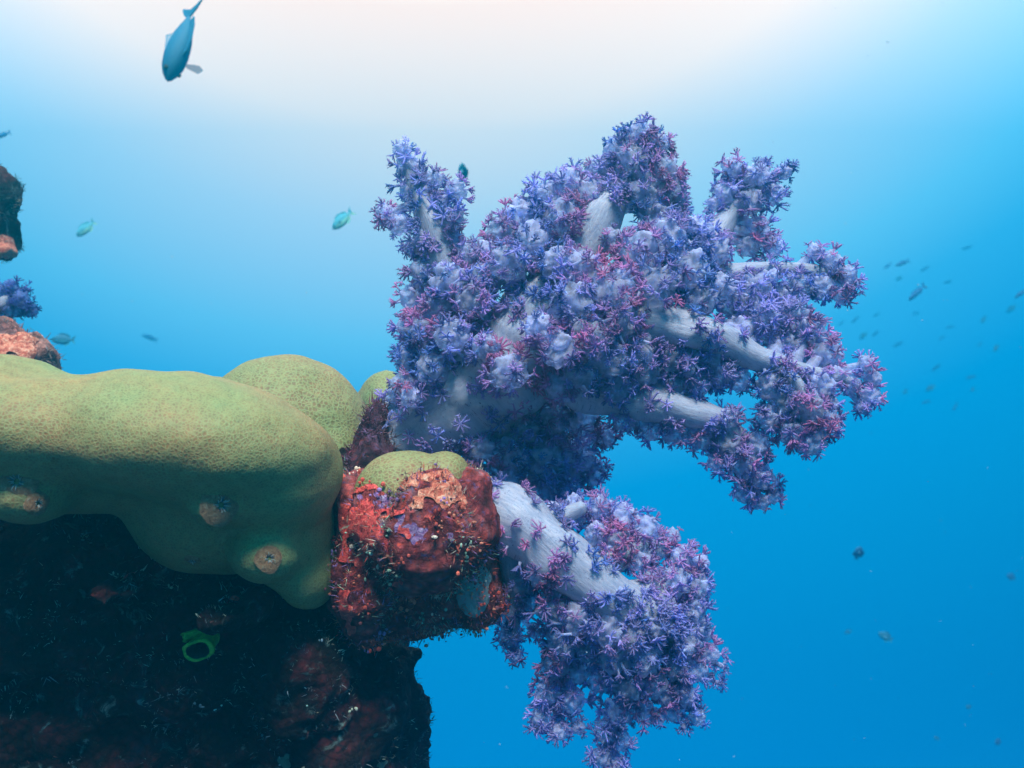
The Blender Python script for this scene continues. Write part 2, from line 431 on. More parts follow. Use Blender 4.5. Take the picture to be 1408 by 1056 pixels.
back, back_me = stony('stony_coral', [E(532, 562, 60, 46, 56, 60, 1.45), E(500, 575, 70, 30, 40, 50, 1.45)], 0.006, M_BRAIN2,
    'small pale green coral knob peeking out beside the soft coral base')

# ------------------------------------------------------------------ outcrop rock
out_me = blob_mesh('rock', [
    E(580, 722, 45, 102, 82, 100, 1.05), E(605, 790, 135, 82, 78, 90, 1.05), E(645, 770, 110, 42, 92, 70, 1.05),
    E(502, 775, 95, 58, 108, 90, 1.05), E(560, 830, 190, 90, 48, 90, 1.05), E(490, 690, 110, 40, 50, 80, 1.05),
    E(640, 680, 70, 36, 50, 60, 1.05)], 0.0055, 4)
displace(out_me, rockf(0.6))
outcrop = tag(link('rock', out_me, M_ROCK2), 'knobbly rock crusted red and purple jutting out under the soft coral', 'rock')
out_bvh = bvh_of(out_me)
wd_me = blob_mesh('rock', [E(514, 640, 225, 32, 88, 70, 1.05), E(492, 700, 240, 40, 60, 60, 1.05)], 0.005, 4)
displace(wd_me, rockf(0.7))
tag(link('rock', wd_me, M_ROCK4), 'dark maroon rock wedged between the honeycomb coral and the soft coral base', 'rock')
cap, cap_me = stony('stony_coral', [E(560, 690, 62, 72, 68, 78, 1.05, -6), E(612, 664, 62, 36, 42, 56, 1.05)], 0.005, M_BRAIN2,
    'small yellow green coral cap growing on top of the red crusted rock', 8, 0.8)

# ------------------------------------------------------------------ far left reef
lp_me = blob_mesh('rock', [E(-40, 270, 0, 58, 60, 60, 1.75), E(-35, 320, 0, 52, 42, 60, 1.75), E(-10, 346, -10, 30, 16, 40, 1.75),
                           E(-160, 300, 60, 120, 140, 120, 1.75), E(-190, 480, 80, 140, 160, 120, 1.75)], 0.009, 4)
displace(lp_me, rockf(0.8))
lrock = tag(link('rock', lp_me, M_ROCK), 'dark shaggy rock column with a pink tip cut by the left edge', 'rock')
lb_me = blob_mesh('rock', [E(-20, 500, 20, 84, 58, 80, 1.5), E(40, 500, 20, 38, 40, 60, 1.5), E(-120, 520, 60, 110, 80, 90, 1.5)], 0.008, 4)
displace(lb_me, rockf(0.8))
lb = tag(link('rock', lb_me, M_ROCK3), 'pink crusted boulder behind the large dome coral at left', 'rock')
lp_bvh = bvh_of(lp_me); lb_bvh = bvh_of(lb_me)

# ------------------------------------------------------------------ crusts that follow the rock
def crust(name, src, bvh, px, py, rpx, mat, label, cat, thick=0.006, rough=0.45, stretch=(1, 1), fr=26, group=None, lum=1.0):
    c, nor = hit(bvh, px, py)
    if c is None: print('MISS', name, px, py); return None
    r = rpx * SC(c.y)
    n = len(src.vertices); co = np.empty(n * 3, np.float32); no = np.empty(n * 3, np.float32)
    src.vertices.foreach_get('co', co); src.vertices.foreach_get('normal', no)
    co = co.reshape(-1, 3); no = no.reshape(-1, 3)
    d = (co - np.array(c)); d[:, 0] /= stretch[0]; d[:, 2] /= stretch[1]
    dist = np.linalg.norm(d, axis=1)
    w = np.full(n, -1.0)
    for i in np.where(dist < r * 1.7)[0]:
        w[i] = 1 - dist[i] / r + rough * noise.fractal(Vector(co[i].tolist()) * fr, 0.9, 2.0, 4)
    used = [tuple(p.vertices) for p in src.polygons if all(w[v] > 0 for v in p.vertices)]
    if not used: print('EMPTY', name, px, py); return None
    ids = sorted({v for f in used for v in f}); mp = {v: k for k, v in enumerate(ids)}
    V = []
    for v in ids:
        q = Vector(co[v].tolist()); t = min(1.0, w[v] / 0.25)
        V.append(q + Vector(no[v].tolist()) * (-0.0012 + thick * t * (0.8 + 0.9 * noise.fractal(q * 130, 0.8, 2.1, 3))))
    me = bpy.data.meshes.new(name); me.from_pydata(V, [], [tuple(mp[v] for v in f) for f in used]); me.update()
    for p in me.polygons: p.use_smooth = True
    o = tag(link(name, me, mat), label, cat, group)
    sub = o.modifiers.new('sub', 'SUBSURF'); sub.levels = 1; sub.render_levels = 1
    return o

crust('sponge', out_me, out_bvh, 494, 724, 72, M_RED, 'bright red crusting sponge on the left side of the jutting rock', 'sponge', 0.004, 1.0, (1, 1.1), 60)
crust('sponge', out_me, out_bvh, 606, 674, 44, M_ORANGE, 'orange pink crusting sponge just under the small coral cap', 'sponge', 0.0035, 1.1, (1.5, 0.7), 60)
crust('sponge', out_me, out_bvh, 476, 845, 30, M_RED, 'narrow scarlet sponge strip low beside the dark reef wall', 'sponge', 0.004, 1.0, (0.45, 1.7), 60)
crust('sponge', out_me, out_bvh, 656, 815, 40, M_GREY, 'smooth grey green sponge plate on the underside of the jutting rock', 'sponge', 0.003, 0.3, (0.7, 1.2), 18)
crust('coralline_crust', out_me, out_bvh, 530, 684, 30, M_PURPLE, 'lilac coralline crust at the left foot of the small coral cap', 'algae', 0.002, 1.1, (1.5, .6), 70)
crust('coralline_crust', out_me, out_bvh, 575, 728, 34, M_PURPLE, 'violet coralline crust below the orange sponge', 'algae', 0.002, 1.2, (1.5, .6), 60)
crust('sponge', reef_me, reef_bvh, 172, 790, 18, M_RED, 'small coral red sponge under the overhang of the large dome', 'sponge', 0.004, 0.9, (1.3, 0.6), 60)
crust('sponge', reef_me, reef_bvh, 320, 826, 17, M_RED, 'small rosy sponge just above the green sea squirt', 'sponge', 0.004, 0.9, (1.2, 0.7), 60)
crust('sponge', lp_me, lp_bvh, 12, 350, 22, M_ORANGE, 'pinkish orange sponge on the tip of the left rock column', 'sponge', 0.006, 0.4, (1, 1.2))
crust('sponge', lb_me, lb_bvh, 20, 478, 34, M_ORANGE, 'salmon pink sponge crust over the boulder behind the large dome', 'sponge', 0.006, 0.6, (1.5, .8), 40)
for px, py, r, lab in ((395, 1046, 17, 'pale grey green sponge disc at the bottom edge left of the others'),
                       (514, 1008, 9, 'tiny round grey green sponge disc on the dark reef pillar'),
                       (524, 1048, 15, 'pale olive sponge disc at the bottom edge under the tiny round one')):
    crust('sponge', reef_me, reef_bvh, px, py, r, M_OLIVE, lab, 'sponge', 0.006, 0.15, (1, 1.1), 12)

bm = bmesh.new(); bmesh.ops.create_icosphere(bm, subdivisions=1, radius=1)
IV = np.array([v.co[:] for v in bm.verts]); IT = np.array([[v.index for v in f.verts] for f in bm.faces]); bm.free()
# ------------------------------------------------------------------ turf and shaggy growth on the rocks (uncountable)
def turf(name, src, n, lo, hi, pal, label_kind, test=None, up=0.3, wid=0.12, nodules=0.0):
    me = src; me.calc_loop_triangles()
    P_ = [p for p in me.polygons]
    area = np.array([p.area for p in P_]); area /= area.sum()
    acc = Acc(); cnt = 0
    pick = rng.choice(len(P_), size=n * 6, p=area)
    for i in pick:
        p = P_[i]; c = p.center.copy(); nr = p.normal
        if nr.y > 0.35: continue
        if test and not test(c, nr): continue
        if noise.noise(c * 17) < -0.12: continue
        cnt += 1
        if cnt > n: break
        ix = (noise.fractal(c * 22, 0.9, 2, 3) * 0.8 + 0.5 + rng.normal(0, .16)) * len(pal)
        col = np.array(pal[int(min(len(pal) - 1, max(0, ix)))]) * rng.uniform(0.6, 1.3)
        if nodules and rng.random() < nodules:
            for k in range(rng.integers(2, 6)):
                rr = rng.uniform(.12, .3) * hi
                acc.add(IV * rr * rng.uniform(.6, 1.4, 3) + np.array((c + Vector(rng.normal(0, .5, 3).tolist()) * hi)[:]), IT, col * 1.2)
            continue
        big = 1.6 if rng.random() < .06 else 1.0
        for k in range(rng.integers(3, 7)):
            d = (nr + Vector(rng.normal(0, 0.55, 3).tolist()) + Vector((0, 0, up))).normalized()
            L_ = rng.uniform(lo, hi) * big; side = d.cross(Vector(rng.normal(0, 1, 3).tolist())).normalized() * L_ * wid * 0.55
            b0 = c + Vector(rng.normal(0, 0.003, 3).tolist()) - nr * 0.002
            bend = Vector(rng.normal(0, 0.25, 3).tolist()) * L_
            m_ = b0 + d * L_ * 0.55 + bend * 0.4; t_ = b0 + d * L_ + bend
            nn = d.cross(side).normalized() * L_ * wid * 0.5
            V = [b0 - side, b0 + side, b0 + nn, m_ - side * 0.8, m_ + side * 0.8, m_ + nn * 0.8, t_]
            T = [(0, 1, 4), (0, 4, 3), (1, 2, 5), (1, 5, 4), (2, 0, 3), (2, 3, 5), (3, 4, 6), (4, 5, 6), (5, 3, 6)]
            acc.add(np.array([v[:] for v in V]), T, col)
    o = link(name, acc.mesh(name, False), M_TURF); tag(o, label_kind, 'algae', None, 'stuff')
    return o
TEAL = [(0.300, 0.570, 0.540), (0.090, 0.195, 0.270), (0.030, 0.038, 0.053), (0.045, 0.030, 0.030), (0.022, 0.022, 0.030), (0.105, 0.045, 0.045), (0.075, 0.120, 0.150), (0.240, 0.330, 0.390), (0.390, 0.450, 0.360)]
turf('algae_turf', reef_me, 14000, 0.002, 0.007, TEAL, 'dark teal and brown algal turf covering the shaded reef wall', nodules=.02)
turf('algae_turf', out_me, 2800, 0.002, 0.008, [(0.50, 0.07, 0.05), (0.55, 0.20, 0.13), (0.28, 0.16, 0.38), (0.12, 0.04, 0.05), (0.45, 0.08, 0.06), (0.22, 0.34, 0.27), (0.60, 0.50, 0.42), (0.55, 0.12, 0.08)],
     'red, violet and green turf tufts covering the jutting rock', nodules=.12)
turf('algae_turf', lp_me, 3500, 0.004, 0.011, [(0.05, 0.10, 0.12), (0.05, 0.07, 0.10), (0.25, 0.26, 0.22)], 'shaggy hydroid growth on the left rock column')
turf('algae_turf', wd_me, 1500, 0.003, 0.010, [(0.16, 0.04, 0.07), (0.22, 0.12, 0.24), (0.06, 0.02, 0.03), (0.30, 0.18, 0.22)], 'dark maroon turf on the wedged rock')
turf('algae_turf', lb_me, 700, 0.003, 0.010, [(0.3, 0.12, 0.10), (0.14, 0.16, 0.18), (0.45, 0.3, 0.25)], 'short turf on the pink boulder')

# ------------------------------------------------------------------ tube worms in the big dome
front_bvh = bvh_of(front_me)
def worm(px, py, r, label):
    c, nr = hit(front_bvh, px, py)
    if c is None: print('MISS worm'); return
    s = SC(c.y); acc_r = r * s
    t = empty('tube_worm', c)
    nr = nr.normalized(); q = nr.to_track_quat('Z', 'Y').to_matrix()
    V = []; T = []; prof = [(1.9, -0.25), (1.55, 0.05), (1.15, 0.28), (0.8, 0.42), (0.55, 0.45), (0.42, 0.25), (0.36, -0.3)]
    ns = 20
    for j, (rr, z) in enumerate(prof):
        for k in range(ns):
            a = 2 * math.pi * k / ns
            w = 1 + 0.18 * noise.noise(Vector((math.cos(a) * 1.5 + px, math.sin(a) * 1.5, j * 0.3)))
            V.append(q @ Vector((rr * w * math.cos(a), rr * w * math.sin(a), z * w * .8)) * acc_r)
    for j in range(len(prof) - 1):
        for k in range(ns):
            a = j * ns + k; b = j * ns + (k + 1) % ns
            T += [(a, b, b + ns), (a, b + ns, a + ns)]
    o = link('tube', np_mesh('tube', [v[:] for v in V], T), M_WORM, t)
    # little feathery gills around the opening
    acc = Acc()
    for k in range(14):
        a = 2 * math.pi * k / 14 + rng.uniform(-.2, .2)
        d0 = q @ Vector((math.cos(a) * 0.3, math.sin(a) * 0.3, 0.15)) * acc_r
        d1 = q @ Vector((math.cos(a) * rng.uniform(.5, .9), math.sin(a) * rng.uniform(.5, .9), rng.uniform(.3, .6))) * acc_r
        pts = catmull([d0, (d0 + d1) / 2 + q @ Vector((0, 0, .1)) * acc_r, d1], 3)
        v, tt = tube_arrays(pts, np.linspace(0.07, 0.03, len(pts)) * acc_r, 5)
        acc.add(v, tt, (0.45, 0.48, 0.45) if k % 3 else (0.10, 0.16, 0.2))
    link('gill_crown', acc.mesh('gill_crown'), M_TURF, t)
    tag(t, label, 'tube worm')
worm(303, 694, 15, 'brown tube worm in the middle of the large dome coral face')
worm(24, 662, 15, 'pale ringed tube worm at the left edge of the large dome')
worm(52, 692, 9, 'small dark tube worm just right of the pale ringed one')
worm(265, 770, 7, 'tiny tube worm low on the shaded underside of the dome')
worm(370, 768, 10, 'orange brown tube worm on the lower right bulge of the dome')

# ------------------------------------------------------------------ green sea squirt
def squirt():
    c, nr = hit(reef_bvh, 282, 880)
    s = SC(c.y)
    t = empty('sea_squirt', c + nr * 0.0)
    ax = (P(270, 902, c.y - 0.045) - P(292, 868, c.y + 0.01)).normalized()
    q = ax.to_track_quat('Z', 'Y').to_matrix()
    ns = 32
    prof = [(14, -22), (19, -10), (21, 4), (20, 18), (22, 27), (24, 33), (22.5, 37), (17.5, 35.5), (14.5, 27), (13, 8), (9, -4), (1, -8)]
    def lathe(prof, off, sc):
        V = []; T = []
        for j, (rr, z) in enumerate(prof):
            for k in range(ns):
                a = 2 * math.pi * k / ns
                w = 1 + 0.10 * math.sin(a * 2 + 0.8) + 0.07 * noise.noise(Vector((math.cos(a) * 2, math.sin(a) * 2, j * .2 + off)))
                zz = z + (2.5 * math.sin(a * 3 + 1) if 3 < j < 8 else 0)
                V.append(q @ Vector((rr * w * math.cos(a), 0.78 * rr * w * math.sin(a), zz)) * s * sc * .88)
        for j in range(len(prof) - 1):
            for k in range(ns):
                a = j * ns + k; b = j * ns + (k + 1) % ns
                T += [(a, b, b + ns), (a, b + ns, a + ns)]
        return np.array([v[:] for v in V]), np.array(T)
    V, T = lathe(prof[:8], 0, 1.0); link('body', np_mesh('body', V, T), M_GREEN, t)
    V, T = lathe(prof[7:], 0, 1.0); link('throat', np_mesh('throat', V, T), M_BLACK, t)
    # side siphon
    q = (Vector((-0.75, -0.5, -0.25))).normalized().to_track_quat('Z', 'Y').to_matrix()
    V, T = lathe([(9, -10), (9, 4), (10, 14), (11, 18), (9, 19), (7.5, 15), (6, 2), (0.5, 0)], 4, 1.0)
    V += np.array((P(272, 868, c.y) - P(282, 880, c.y))[:]) + np.array([0, -0.008, 0])
    link('side_siphon', np_mesh('side_siphon', V, T), M_GREEN, t)
    tag(t, 'bright green tubular sea squirt with a dark open mouth on the reef wall', 'sea squirt')
squirt()

# ------------------------------------------------------------------ soft corals
def polyp_template(seed):
    r = np.random.default_rng(seed)
    V = []; T = []; t_ = []
    def ring(c, u, w, rad, n, tv):
        i = len(V)
        for k in range(n):
            a = 2 * math.pi * k / n
            V.append(c + rad * (u * math.cos(a) + w * math.sin(a))); t_.append(tv)
        return i
    X, Yv, Z = np.eye(3)
    prof = [(-1.25, .21, 0.0), (-.45, .17, .25), (0.0, .23, .6)]
    rs = [ring(Z * z, X, Yv, rd, 5, tv) for z, rd, tv in prof]
    for a, b in zip(rs, rs[1:]):
        for k in range(5):
            k2 = (k + 1) % 5; T.append((a + k, a + k2, b + k2)); T.append((a + k, b + k2, b + k))
    e = len(V); V.append(Z * 0.08); t_.append(.7)
    for k in range(5): T.append((rs[-1] + k, rs[-1] + (k + 1) % 5, e))
    nt = 6 + seed % 3
    for j in range(nt):
        az_ = 2 * math.pi * (j + r.uniform(-.2, .2)) / nt; el_ = R(r.uniform(*[(48, 86), (60, 95), (22, 52), (40, 75)][seed % 4]))
        h = np.array([math.cos(az_), math.sin(az_), 0]); L_ = r.uniform(.8, 1.15)
        dirv = h * math.sin(el_) + Z * math.cos(el_)
        side = np.cross(Z, h); upv = np.cross(dirv, side)
        pt = lambda t: h * .12 + dirv * L_ * t + Z * (r0 * t * t)
        r0 = r.uniform(-.1, .35)
        rg = [ring(pt(t), side, upv, rd, 3, .75 + .25 * t) for t, rd in ((0, .135), (.45, .125), (.8, .095))]
        for a, b in zip(rg, rg[1:]):
            for k in range(3):
                k2 = (k + 1) % 3; T.append((a + k, a + k2, b + k2)); T.append((a + k, b + k2, b + k))
        e = len(V); V.append(pt(1.0)); t_.append(1.0)
        for k in range(3): T.append((rg[-1] + k, rg[-1] + (k + 1) % 3, e))
        for sgn in (-1, 1):
            for tb in ((.55, .8) if r.random() < .5 else (.68,)):
                c0 = pt(tb); pd = dirv * .65 + side * sgn * .75 + Z * .1
                pd /= np.linalg.norm(pd)
                u = np.cross(pd, upv); u /= np.linalg.norm(u) + 1e-9
                g = ring(c0, u, np.cross(pd, u), .085, 3, .95)
                e = len(V); V.append(c0 + pd * r.uniform(.32, .5)); t_.append(1.0)
                for k in range(3): T.append((g + k, g + (k + 1) % 3, e))
    return np.array(V), np.array(T), np.array(t_)
TEMPL = [polyp_template(k) for k in range(12)]

BLUE = np.array((0.16, 0.28, 0.66)); LAV = np.array((0.46, 0.42, 0.84)); RED = np.array((0.68, 0.26, 0.54)); PALE = np.array((0.58, 0.64, 0.90)); TISSUE = np.array((0.62, 0.65, 0.92))

def pigment(pos, redness):
    n1 = noise.fractal(Vector(pos) * 9, 0.9, 2, 3); n2 = noise.fractal(Vector(pos) * 14 + Vector((9, 3, 1)), 0.9, 2, 3)
    a = min(1, max(0, 0.55 + 0.9 * n1 + rng.normal(0, .2)))
    c = BLUE * (1 - a) + LAV * a
    rr = min(1, max(0, redness + 0.9 * n2 + rng.normal(0, .15)))
    c = c * (1 - rr) + RED * rr
    return c * rng.uniform(0.75, 1.2)

def add_polyp(acc, pos, d, size, redness, stalk=1.0):
    V, T, t = TEMPL[rng.integers(len(TEMPL))]
    d = np.array(d) / (np.linalg.norm(d) + 1e-9)
    up = rng.normal(0, 1, 3); u = np.cross(up, d); u /= np.linalg.norm(u) + 1e-9; w = np.cross(d, u)
    VV = V.copy(); VV[VV[:, 2] < -0.2, 2] *= stalk
    VV[:, 0] *= rng.uniform(.75, 1.2); VV[:, 1] *= rng.uniform(.75, 1.2)
    q = np.clip(t - .7, 0, 1) / .3
    VV[:, :2] += np.outer(q ** 2, rng.normal(0, .16, 2)); VV[:, 2] += .12 * rng.normal() * np.sin(np.arctan2(VV[:, 1], VV[:, 0]) * 2 + rng.uniform(0, 6)) * q
    W = np.array(pos) + size * (VV[:, :1] * u + VV[:, 1:2] * w + VV[:, 2:3] * d)
    pg = pigment(pos, redness)
    f = np.clip((t - .05) / .7, 0, 1)[:, None]
    acc.add(W, T, (PALE * (1 - f) + pg * f) * TINT)

def stalk_mesh(name, path, rad, sides=22, seed=0.0):
    V, T = tube_arrays(path, rad, sides, 0.22, seed)
    n = len(path)
    seg = np.concatenate([[0], np.cumsum(np.linalg.norm(np.diff(path, axis=0), axis=1))])
    C = np.zeros((len(V), 3))
    for i in range(n):
        for k in range(sides):
            a = 2 * math.pi * k / sides
            C[i * sides + k] = (0.5 + 0.5 * math.sin(a) + 0.3 * math.cos(a * 1.0 + 1), seg[i] * 100 / 3 + seed, 0.5)
    C[-2] = C[(n - 1) * sides]; C[-1] = C[0]
    return np_mesh(name, V, T, C)

def core_arrays(c, r, seed):
    bm = bmesh.new(); bmesh.ops.create_icosphere(bm, subdivisions=4, radius=1)
    V = []
    for v in bm.verts:
        q = v.co * (1 + 0.4 * noise.noise(v.co * 2.2 + Vector((seed, 0, 0))) + .14 * noise.noise(v.co * 6 + Vector((seed, 0, 0))))
        V.append((np.array(c) + np.array(q[:]) * r))
    T = [tuple(v.index for v in f.verts) for f in bm.faces]
    bm.free(); return np.array(V), np.array(T)

def soft_coral(base, Y0, stalks, lobes, label, red=0.15, psize=11.0, singles=(), tint=1.0):
    """stalks: list of [(px,py,d,rad)...]; lobes: (px,py,r,d,parent_index,redness, density)"""
    global TINT; TINT = tint
    root = empty('soft_coral', P(base[0], base[1], Y0)); s0 = SC(Y0)
    W = lambda px, py, d: P(px, py, Y0 + d * s0)
    paths = []
    for i, st in enumerate(stalks):
        path = catmull([W(a, b, c) for a, b, c, _ in st], 9)
        rad = np.interp(np.linspace(0, len(st) - 1, len(path)), range(len(st)), [q[3] for q in st]) * s0
        paths.append((path, rad))
        o = link('stalk' if i == 0 else 'branch', stalk_mesh('stalk', path, rad, 26, i * 3.1), M_STALK)
        set_parent_keep(o, root); stalks[i].append(o)
    for k, lb in enumerate(lobes):
        px, py, r, d, par = lb[:5]; r = r * .94; rd = red + (lb[5] if len(lb) > 5 else 0); dens = lb[6] if len(lb) > 6 else 1.0
        c = np.array(W(px, py, d)); rm = r * s0
        path, rad = paths[par]
        # twig leaves its branch behind the lobe, towards the branch's root
        dist = np.linalg.norm(path - c, axis=1)
        i = int(np.argmin(dist)); i = max(0, i - 3)
        a = path[i]; mid_ = (a + c) / 2 + np.array([0, 0, rm * 0.25]) + rng.normal(0, rm * .12, 3)
        tw = catmull([a, mid_, c], 7)
        r_end = max(rm * .22, 3.2 * s0)
        tr = np.linspace(min(rad[i] * .75, rm * .55), r_end, len(tw))
        acc = Acc()
        V, T = tube_arrays(tw, tr, 12, .15, k)
        acc.add(V, T, TISSUE * TINT)
        # side twigs make a bunch
        ends = []
        nsub = int(4 + r / 7)
        for q in range(nsub):
            dv = rng.normal(0, 1, 3); dv /= np.linalg.norm(dv)
            e = c + dv * rm * rng.uniform(.35, .62)
            b0 = c - (c - mid_) * rng.uniform(.0, .35)
            V, T = tube_arrays(catmull([b0, (b0 + e) / 2 + rng.normal(0, rm * .06, 3), e], 4), np.linspace(r_end * .8, r_end * .5, 9), 8, .1, k)
            acc.add(V, T, TISSUE * rng.uniform(.85, 1.1) * TINT); ends.append(e)
        if r > 11:
            V, T = core_arrays(c, rm * .82, k * 1.7); acc.add(V, T, TISSUE * rng.uniform(.8, 1.1) * TINT)
        br = link('branchlet', acc.mesh('branchlet'), M_FLESH); set_parent_keep(br, root)
        pa = Acc()
        n = max(6, int(4 * math.pi * r * r / 310 * dens * rng.uniform(.75, 1.3)))
        for q in range(n):
            z = 1 - 2 * (q + .5) / n; a_ = q * 2.39996 + rng.uniform(-.5, .5)
            dv = np.array([math.sqrt(1 - z * z) * math.cos(a_), math.sqrt(1 - z * z) * math.sin(a_), z]) + rng.normal(0, .16, 3)
            dv /= np.linalg.norm(dv)
            lump = 1 + .30 * noise.noise(Vector((c + dv * rm).tolist()) * 24)
            sz = psize * s0 * rng.choice([.55, .75, .9, 1.05], p=[.2, .3, .3, .2]) * rng.uniform(.9, 1.1) * (0.85 if r < 15 else 1)
            pos = c + dv * (rm * rng.uniform(.92, 1.1) * lump)
            od = dv + rng.normal(0, .28, 3)
            add_polyp(pa, pos, od, sz, rd, max(.7, (np.linalg.norm(pos - c) - rm * .74) / (1.25 * sz)))
        pm = link('polyp_cluster', pa.mesh('polyp_cluster'), M_POLYP)
        set_sub_parent(pm, br, root)
    # lone polyps standing on the bare stalks
    for (si, t0, t1, n, sz) in singles:
        path, rad = paths[si]
        for q in range(n):
            t = rng.uniform(t0, t1) * (len(path) - 1); i = int(t)
            ax = path[min(i + 1, len(path) - 1)] - path[max(i - 1, 0)]; ax /= np.linalg.norm(ax)
            dv = rng.normal(0, 1, 3); dv[1] = -abs(dv[1]) - .2; dv -= ax * np.dot(dv, ax); dv /= np.linalg.norm(dv)
            pa = Acc(); pos = path[i] + dv * (rad[i] + sz * s0 * .35)
            add_polyp(pa, pos, dv + ax * .3 + rng.normal(0, .2, 3), sz * s0 * rng.uniform(.8, 1.1), red + .1, .45)
            o = link('polyp', pa.mesh('polyp'), M_POLYP); set_parent_keep(o, root)
    tag(root, label, 'soft coral', 'soft corals on the reef')
    return root

# ---- upper colony
U_ST = [
    [(505, 655, 110, 60), (550, 612, 60, 66), (610, 572, 30, 62), (690, 515, 10, 66), (745, 440, 5, 62), (800, 340, 0, 36)],            # 0 stalk
    [(670, 470, 10, 36), (620, 390, 10, 30), (596, 315, 0, 21), (572, 260, 0, 12), (556, 215, 0, 6)],               # 1 left spike
    [(770, 400, 0, 40), (820, 310, -10, 30), (855, 255, 0, 18), (884, 200, 0, 9)],                                  # 2 top
    [(790, 430, 10, 46), (890, 380, 20, 34), (965, 345, 30, 24), (1005, 295, 40, 16), (1035, 255, 40, 8)],          # 3 upper right
    [(900, 390, 10, 26), (980, 380, 20, 18), (1050, 370, 20, 12), (1115, 372, 20, 9), (1150, 378, 20, 6)],          # 4 right
    [(800, 440, -10, 48), (890, 446, -40, 34), (965, 456, -50, 24), (1040, 492, -45, 19), (1095, 510, -40, 13), (1165, 522, -40, 7)],  # 5 long right
    [(1065, 500, -45, 14), (1100, 535, -60, 8), (1112, 590, -60, 5)],                                               # 6 droop
    [(740, 490, 0, 58), (830, 535, -20, 36), (925, 560, -35, 24), (995, 582, -35, 17), (1030, 640, -30, 8)],        # 7 lower right
    [(680, 560, 30, 50), (730, 600, 60, 36), (780, 640, 70, 20)],                                                   # 8 under
]
